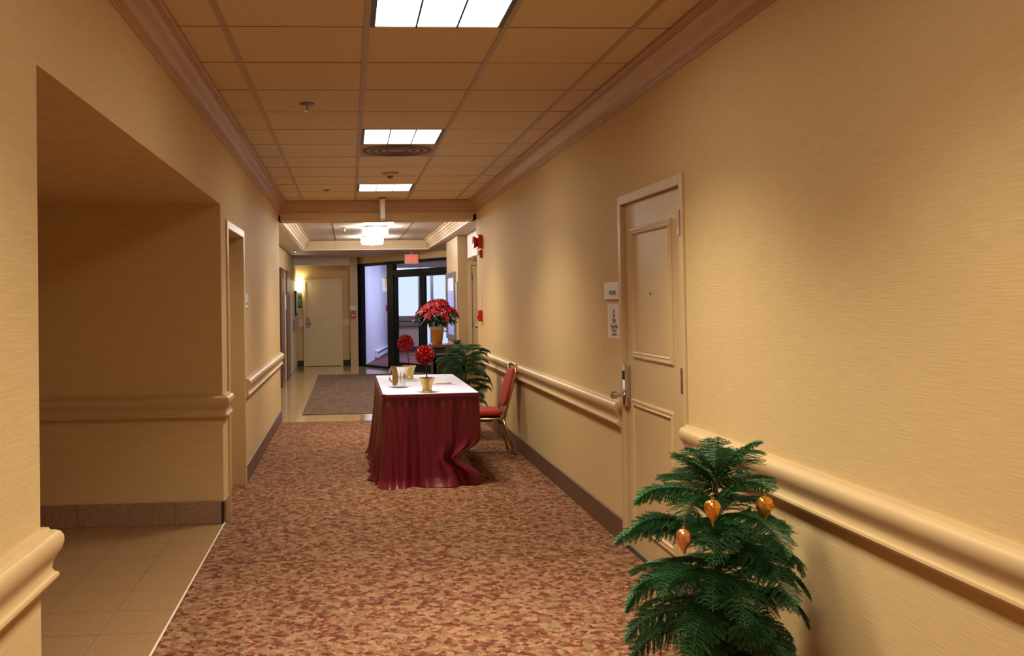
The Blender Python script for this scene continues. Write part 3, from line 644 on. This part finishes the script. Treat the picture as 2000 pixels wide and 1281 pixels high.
# ------------------------------------------------------------------ things on the table
TT = TZ+.004
def petal_leaf(b, base, dirv, up, ln, wd, curl=.3, seg=3):
    d = dirv.normalized(); s = d.cross(up)
    if s.length < .01: s = d.cross(Vector((1, 0, 0)))
    s.normalize(); nrm = s.cross(d).normalized()
    pts = []
    for k in range(seg+1):
        t = k/seg; wv = wd*math.sin(PI*min(.97, .12+.88*t))**.8 if k < seg else .0
        c = base + d*ln*t + nrm*(curl*ln*t*t)*-1
        pts.append((c - s*wv/2 + nrm*wd*.12, c, c + s*wv/2 + nrm*wd*.12))
    vs = [q for p in pts for q in p]; fs = []
    for k in range(seg): fs += [(k*3, k*3+1, k*3+4, k*3+3), (k*3+1, k*3+2, k*3+5, k*3+4)]
    b.add(vs, fs)
def topiary(x, y, hb, lab, seed, lean=(0, 0), R=.078):
    t = empty('flower_topiary', (x, y, TT), 0, lab, 'flower topiary')
    prof = [(0, 0), (.040, 0), (.042, .006), (.036, .014), (.034, .030), (.044, .060), (.054, .095), (.062, .104), (.064, .112), (.057, .112), (.05, .100), (0, .098)]
    b = MB(); NP = 28; vs = []; fs = []
    for (r, z) in prof:
        for k in range(NP):
            a = 2*PI*k/NP; rr = r*(1+(.035*math.cos(a*14) if .02 < z < .1 and r > .02 else 0)); vs.append((rr*math.cos(a), rr*math.sin(a), z))
    for i in range(len(prof)-1):
        for k in range(NP): k2 = (k+1) % NP; fs.append((i*NP+k, i*NP+k2, (i+1)*NP+k2, (i+1)*NP+k))
    b.add(vs, fs).build('pot', 'gold_pot', t, smooth=35)
    MB().lathe([(.052, .101), (.03, .106), (0, .107)], n=20).build('soil', 'soil', t, smooth=True)
    MB().tube([(0, 0, .10), (lean[0]*.3, lean[1]*.3, .10+(hb-.1)*.5), (lean[0], lean[1], hb)], .0045, 8).build('stem', 'stem', t, smooth=True)
    rn = random.Random(seed); b = MB(); c = Vector((lean[0], lean[1], hb))
    b.lathe([(R*.72*math.sin(PI*k/8), -R*.72*math.cos(PI*k/8)) for k in range(9)], tuple(c), 12)
    NB = 70
    for i in range(NB):
        zz = 1-2*(i+.5)/NB; a = i*2.39996; rr = math.sqrt(1-zz*zz); nrm = Vector((rr*math.cos(a), rr*math.sin(a), zz))
        s1 = nrm.cross(Vector((.3, .2, 1))).normalized(); s2 = nrm.cross(s1)
        for q in range(6):
            aa = q*PI/3+rn.uniform(-.4, .4); sp = rn.uniform(.45, 1.1)
            petal_leaf(b, c+nrm*R*.68, nrm+(s1*math.cos(aa)+s2*math.sin(aa))*sp, nrm, rn.uniform(.022, .034), rn.uniform(.014, .02), rn.uniform(-.3, .3), 2)
    b.build('flower_ball', 'petal', t)
    return t
topiary(.595, 7.15, .285, 'red flower ball topiary in a gold pot at the front of the table', 4, (-.015, 0))
topiary(.545, 8.5, .32, 'red flower ball topiary in a gold pot farther back behind the steel jug', 9, (-.03, 0), .080)
pt = empty('steel_pitcher', (.405, 7.62, TT), 0, 'shiny steel water pitcher standing on a white saucer', 'pitcher')
b = MB(); NP = 32; prof = [(.050, .010), (.055, .012), (.056, .03), (.056, .09), (.058, .12), (.063, .15), (.070, .168), (.068, .168), (.060, .148), (.053, .11), (.052, .03), (0, .02)]
vs = []; fs = []
for (r, z) in prof:
    for k in range(NP):
        a = 2*PI*k/NP; e = max(0, math.cos(a))**6*.022*max(0, (z-.11)/.06); vs.append(((r+e)*math.cos(a+.3), (r+e)*math.sin(a+.3), z))
for i in range(len(prof)-1):
    for k in range(NP): k2 = (k+1) % NP; fs.append((i*NP+k, i*NP+k2, (i+1)*NP+k2, (i+1)*NP+k))
b.add(vs, fs).build('body', 'steel', pt, smooth=40)
MB().tube([(-.052, .035, .150), (-.070, .050, .148), (-.078, .055, .11), (-.074, .052, .06), (-.060, .042, .04), (-.046, .03, .04)], .006, 10, sx=1.5).build('handle', 'chrome', pt, smooth=True)
tag(MB().lathe([(0, .001), (.045, .001), (.072, .010), (.074, .012), (.07, .012), (.045, .006), (0, .006)], (.405, 7.62, TT-.0005), 32).build('saucer', 'white_plastic', smooth=40), 'white saucer under the steel pitcher', 'saucer')
nb = MB(); nb.box(-.10, .10, -.14, .14, 0, .0025, Matrix.Translation((.80, 7.93, TT)) @ Matrix.Rotation(math.radians(4), 4, 'Z'))
tag(nb.build('paper_pad', 'paper'), 'white paper lying at the right side of the table', 'paper')
pn = empty('pen', (.715, 7.80, TT+.004), math.radians(8), 'thin grey pen on the white paper', 'pen')
MB().tube([(0, 0, .002), (.01, 0, .003), (.13, 0, .003), (.145, 0, .003)], [.001, .004, .004, .003], 8).build('barrel', 'grey_metal', pn, smooth=True)
MB().box(.10, .142, -.001, .001, .006, .009).build('clip', 'chrome', pn)

# ------------------------------------------------------------------ banquet chair (faces the table, back to the wall)
ch = empty('banquet_chair', (1.24, 8.5, 0), 0, 'gold-framed banquet chair with red cushions leaning near the right wall', 'chair')
def chp(x, z): return (x-1.24, z)
for sy in (-.19, .19):
    pr = [chp(1.39, .345), chp(1.398, .39), chp(1.43, .50), chp(1.468, .64), chp(1.495, .74), chp(1.502, .79)]
    MB().tube([(x, sy, z) for x, z in pr], .012, 10).build('back_post', 'gold_frame', ch, smooth=True)
    MB().tube([(*chp(1.375, .335)[:1], sy, .335), (1.42-1.24, sy, .18), (1.475-1.24, sy, .006)], .0115, 10).build('leg', 'gold_frame', ch, smooth=True)
    MB().tube([(1.09-1.24, sy, .335), (1.04-1.24, sy, .18), (1.0-1.24, sy, .006)], .0115, 10).build('leg', 'gold_frame', ch, smooth=True)
    MB().tube([(1.0-1.24, sy, .335), (1.30-1.24, sy, .335), (1.39-1.24, sy, .345)], .013, 10).build('seat_rail', 'gold_frame', ch, smooth=True)
MB().tube([(1.502-1.24, -.19, .79), (1.508-1.24, -.12, .815), (1.508-1.24, 0, .82), (1.508-1.24, .12, .815), (1.502-1.24, .19, .79)], .012, 10).build('top_rail', 'gold_frame', ch, smooth=True)
for x in (1.04, 1.37): MB().tube([(x-1.24, -.18, .29), (x-1.24, .18, .29)], .009, 8).build('stretcher', 'black', ch)
MB().tube([(1.0-1.24, .16, .275), (1.33-1.24, .16, .275)], .008, 8).build('stretcher', 'black', ch)
MB().box(-.25, .12, -.18, .18, .335, .350).build('seat_pan', 'black', ch)
def cushion(cx, cz, lx, ly, lz, mx, nm):
    b = MB(); nu, nv = 20, 12; vs = []; fs = []
    for i in range(nv+1):
        th = -PI/2+PI*i/nv
        for k in range(nu):
            a = 2*PI*k/nu; e1, e2 = .35, .55
            f = lambda v, e: math.copysign(abs(v)**e, v)
            vs.append(mx @ Vector((cx+lx*f(math.cos(th), e2)*f(math.cos(a), e1), ly*f(math.cos(th), e2)*f(math.sin(a), e1), cz+lz*f(math.sin(th), e2))))
    for i in range(nv):
        for k in range(nu): k2 = (k+1) % nu; fs.append((i*nu+k, i*nu+k2, (i+1)*nu+k2, (i+1)*nu+k))
    b.add(vs, fs).build(nm, 'red_fabric', ch, smooth=True)
cushion(-.055, .385, .20, .20, .032, Matrix.Identity(4), 'seat')
bm_ = Matrix.Translation((.205, 0, .605)) @ Matrix.Rotation(math.radians(15.5), 4, 'Y') 
cushion(0, 0, .020, .178, .175, bm_, 'backrest')

# ------------------------------------------------------------------ Norfolk pines
def pine_branch(Ln, elev, width, droop, rn, nsp, bsp, nl, bare=.15, tipdroop=.6):
    """branch along +X in its own frame, returns MB foliage and spine points"""
    f = MB(); n = max(6, int(Ln/bsp)); pts = []; p = Vector((0, 0, 0)); a = elev
    for i in range(n+1):
        pts.append(p.copy()); t = i/n; a2 = a - droop*t - tipdroop*max(0, t-.6)*2.2
        p = p + Vector((math.cos(a2), .10*math.sin(t*3+rn.random())*.2, math.sin(a2)))*(Ln/n)
    V = f.v; F = f.f
    def needles(p0, p1, l, k0):
        d = (p1-p0); L_ = d.length; d = d/L_; s1 = d.cross(Vector((0, 0, 1)))
        if s1.length < .1: s1 = d.cross(Vector((0, 1, 0)))
        s1.normalize(); s2 = d.cross(s1); m_ = max(1, int(L_/nsp))
        for q in range(m_):
            c = p0 + d*(L_*q/m_); an_ = k0 + q*2.4
            for w_ in (0, 2.1, 4.2):
                r_ = s1*math.cos(an_+w_)+s2*math.sin(an_+w_); tip = c + (r_*.75 + d*.65)*l; sd_ = d.cross(r_)*(l*.13)
                o = len(V); V.extend((tuple(c-sd_), tuple(c+sd_), tuple(tip))); F.append((o, o+1, o+2))
    for i in range(n):
        t = i/n
        needles(pts[i], pts[i+1], nl*1.0, i)
        if t < bare: continue
        tv = (pts[i+1]-pts[i]).normalized(); side = Vector((0, 0, 1)).cross(tv).normalized()
        wl = width*(math.sin(PI*min(1, (.12+.95*(t-bare)/(1-bare))*.86+.10)))**.7
        if wl < .01: continue
        for sgn in (-1, 1):
            w2 = wl*rn.uniform(.8, 1.1); q0 = pts[i]; seg = 4; fa_ = rn.uniform(.25, .5); dr = rn.uniform(.15, .5); pr = q0
            for s in range(seg):
                u = (s+1)/seg
                dirv = (side*sgn*math.cos(fa_)+tv*math.sin(fa_)*(1+u*.5) + Vector((0, 0, .18-dr*u*1.6))).normalized()
                nx_ = pr + dirv*(w2/seg); needles(pr, nx_, nl*(1 if s < 3 else .8), s+i); pr = nx_
    return f, pts
def pine(x, y, H_, whorls, lab, seed, nsp, bsp, nl, zlo, xmax, potr, poth, xmin=-9):
    rn = random.Random(seed); t = empty('norfolk_pine', (x, y, 0), 0, lab, 'potted plant')
    MB().lathe([(0, .004), (potr*.74, .004), (potr*.78, .02), (potr*.95, poth-.03), (potr, poth-.025), (potr, poth), (potr*.9, poth), (potr*.88, poth-.03), (0, poth-.03)], n=32).build('pot', 'terracotta', t, smooth=35)
    MB().lathe([(potr*.885, poth-.032), (potr*.4, poth-.022), (0, poth-.02)], n=24).build('soil', 'soil', t, smooth=True)
    MB().tube([(0, 0, poth-.03), (.008, .01, H_*.5), (-.004, 0, H_*.8), (0, 0, H_)], [.012, .009, .006, .003], 8).build('trunk', 'trunk', t, smooth=True)
    k = 0
    for (z, R, el, nb, dr) in whorls:
        a0 = rn.uniform(0, 6.28)
        for q in range(nb):
            a = a0 + q*2*PI/nb + rn.uniform(-.25, .25); Rr = R*rn.uniform(.78, 1.15)
            f, pts = pine_branch(Rr, el+rn.uniform(-.28, .28), min(.105, Rr*.40), dr, rn, nsp, bsp, nl)
            mx = Matrix.Translation((0, 0, z+rn.uniform(-.015, .015))) @ Matrix.Rotation(a, 4, 'Z')
            def lim(p):
                p = mx @ Vector(p); lx = xmax-x
                if p.x > lx-.10: p.x = lx-.10 + .10*(1-math.exp(-(p.x-lx+.10)/.10))
                return tuple(p)
            f.v = [lim(p) for p in f.v]
            br = f.build('branch', 'needle', t)
            MB().tube([lim(p) for p in pts[::2]], [.0022*(1-.7*i_/len(pts[::2])) for i_ in range(len(pts[::2]))], 5).build('branch_stem', 'trunk', br)
    return t
pine(1.225, 3.05, .835, [(.80, .15, 1.3, 4, .5), (.765, .23, 1.0, 5, .6), (.73, .29, .7, 5, 1.0), (.66, .33, .6, 6, 1.0), (.60, .33, .5, 6, 1.05), (.54, .345, .42, 6, 1.0), (.48, .35, .35, 7, 1.0), (.42, .35, .28, 7, .9), (.36, .34, .2, 7, .8), (.31, .32, .1, 7, .7)],
     'potted Norfolk pine hung with gold ornaments at the lower right', 12, .0030, .0072, .0105, .25, 1.49, .13, .24)
pine(1.21, 9.65, .90, [(.86, .24, .85, 6, 1.1), (.79, .32, .6, 7, 1.1), (.73, .35, .5, 7, 1.1), (.64, .36, .4, 7, 1.0), (.55, .36, .3, 7, .9), (.46, .34, .2, 7, .8), (.38, .30, .1, 6, .8)],
     'potted Norfolk pine behind the skirted table against the right wall', 23, .006, .011, .015, .3, 1.50, .14, .28)
# ornaments on the near pine
def ornament(p, r, m_, lab, sq=1.0, rz=0):
    t = empty('ornament', p, rz, lab, 'ornament')
    prof = [(r*math.sin(PI/2*k/8), .003+.027*math.cos(PI/2*k/8)) for k in range(9)] + [(r*(.04+.96*(.5+.5*math.cos(PI*k/14))**.85), .003-.057*k/14) for k in range(1, 15)]
    b = MB().lathe(prof, n=28); b.v = [(a, c*sq, z) for a, c, z in b.v]; b.build('bulb', m_, t, smooth=True)
    MB().lathe([(.006, .028), (.006, .037), (0, .037)], n=12).build('cap', 'gold_frame', t, smooth=30)
    MB().tube([(0, 0, .036), (.002, 0, .06), (0, .004, .085)], .0008, 5).build('hook', 'gold_frame', t)
ornament((1.108, 2.80, .755), .026, 'gold_ornament', 'amber gold teardrop ornament, the higher one on the left of the pine')
ornament((1.015, 2.80, .668), .023, 'copper_ornament', 'copper teardrop ornament, the lower one on the left of the pine')
ornament((1.300, 2.86, .748), .028, 'gold_ornament', 'shiny gold ornament on the right side of the pine', .8)

# ------------------------------------------------------------------ console table and poinsettia
cs = empty('console_table', (1.36, 13.05, 0), 0, 'dark wooden side table under the poinsettia', 'side table')
MB().box(-.22, .26, -.25, .25, .76, .80).build('tabletop', 'table_wood', cs, bevel=.006)
MB().box(-.20, .24, -.23, .23, .68, .76).build('apron', 'black', cs)
for sx in (-.18, .22):
    for sy in (-.21, .21): MB().box(sx-.02, sx+.02, sy-.02, sy+.02, 0, .68).build('leg', 'black', cs)
MB().box(-.20, .24, -.23, .23, .10, .64).build('shelf_cabinet', 'black', cs)
tag(MB().lathe([(0, .002), (.03, .002), (.055, .03), (.06, .055), (.055, .055), (.045, .02), (0, .012)], (1.50, 12.90, .80), 20).build('small_bowl', 'green_art', smooth=True), 'small dull green bowl at the right edge of the dark side table', 'bowl')
po = empty('poinsettia', (1.235, 13.0, .802), 0, 'large red poinsettia in an orange foil pot on the dark side table', 'potted plant')
MB().lathe([(0, 0), (.068, 0), (.07, .01), (.10, .225), (.104, .235), (.095, .232), (.085, .20), (0, .20)], n=28).build('pot', 'foil', po, smooth=35)
MB().lathe([(.098, .20), (.112, .245), (.105, .25), (.09, .215)], n=28).build('pot_wrap', 'white_plastic', po, smooth=True)
rn = random.Random(5)
b = MB(); heads = []
for i in range(46):
    a = i*2.39996; rr = .30*math.sqrt((i+.5)/46); z = .47 + .11*math.cos(rr/.31*PI/2) - .10*(rr/.3)**3 + rn.uniform(-.02, .03)
    heads.append(Vector((rr*math.cos(a)*1.02, rr*math.sin(a)*.85, z)))
for h in heads: b.tube([(h.x*.12, h.y*.12, .20), (h.x*.6, h.y*.6, h.z*.72), tuple(h)], .003, 5)
b.build('stems', 'leaf_dark', po)
for h in heads:
    b = MB(); out = Vector((h.x, h.y, .16)).normalized(); s1 = out.cross(Vector((.1, .3, 1))).normalized(); s2 = out.cross(s1)
    for ring, (cnt, sp, ln_) in enumerate(((6, 1.6, .085), (5, .9, .06))):
        for q in range(cnt):
            aa = q*2*PI/cnt+rn.uniform(-.3, .3)+ring; petal_leaf(b, h, out*(.5)+(s1*math.cos(aa)+s2*math.sin(aa))*sp, out, ln_*rn.uniform(.85, 1.15), .036, .25, 3)
    b.build('flower_head', 'bract', po)
b = MB()
for i in range(130):
    a = rn.uniform(0, 6.28); rr = .10+.19*rn.random()**.7; z = .30+.14*rn.random()
    d = Vector((math.cos(a), math.sin(a), rn.uniform(-.9, .2)))
    petal_leaf(b, Vector((rr*math.cos(a)*.95, rr*math.sin(a)*.85, z)), d, Vector((0, 0, 1)), rn.uniform(.08, .12), .05, .3, 3)
tag(b.build('foliage', 'leaf_dark', po), kind='stuff')
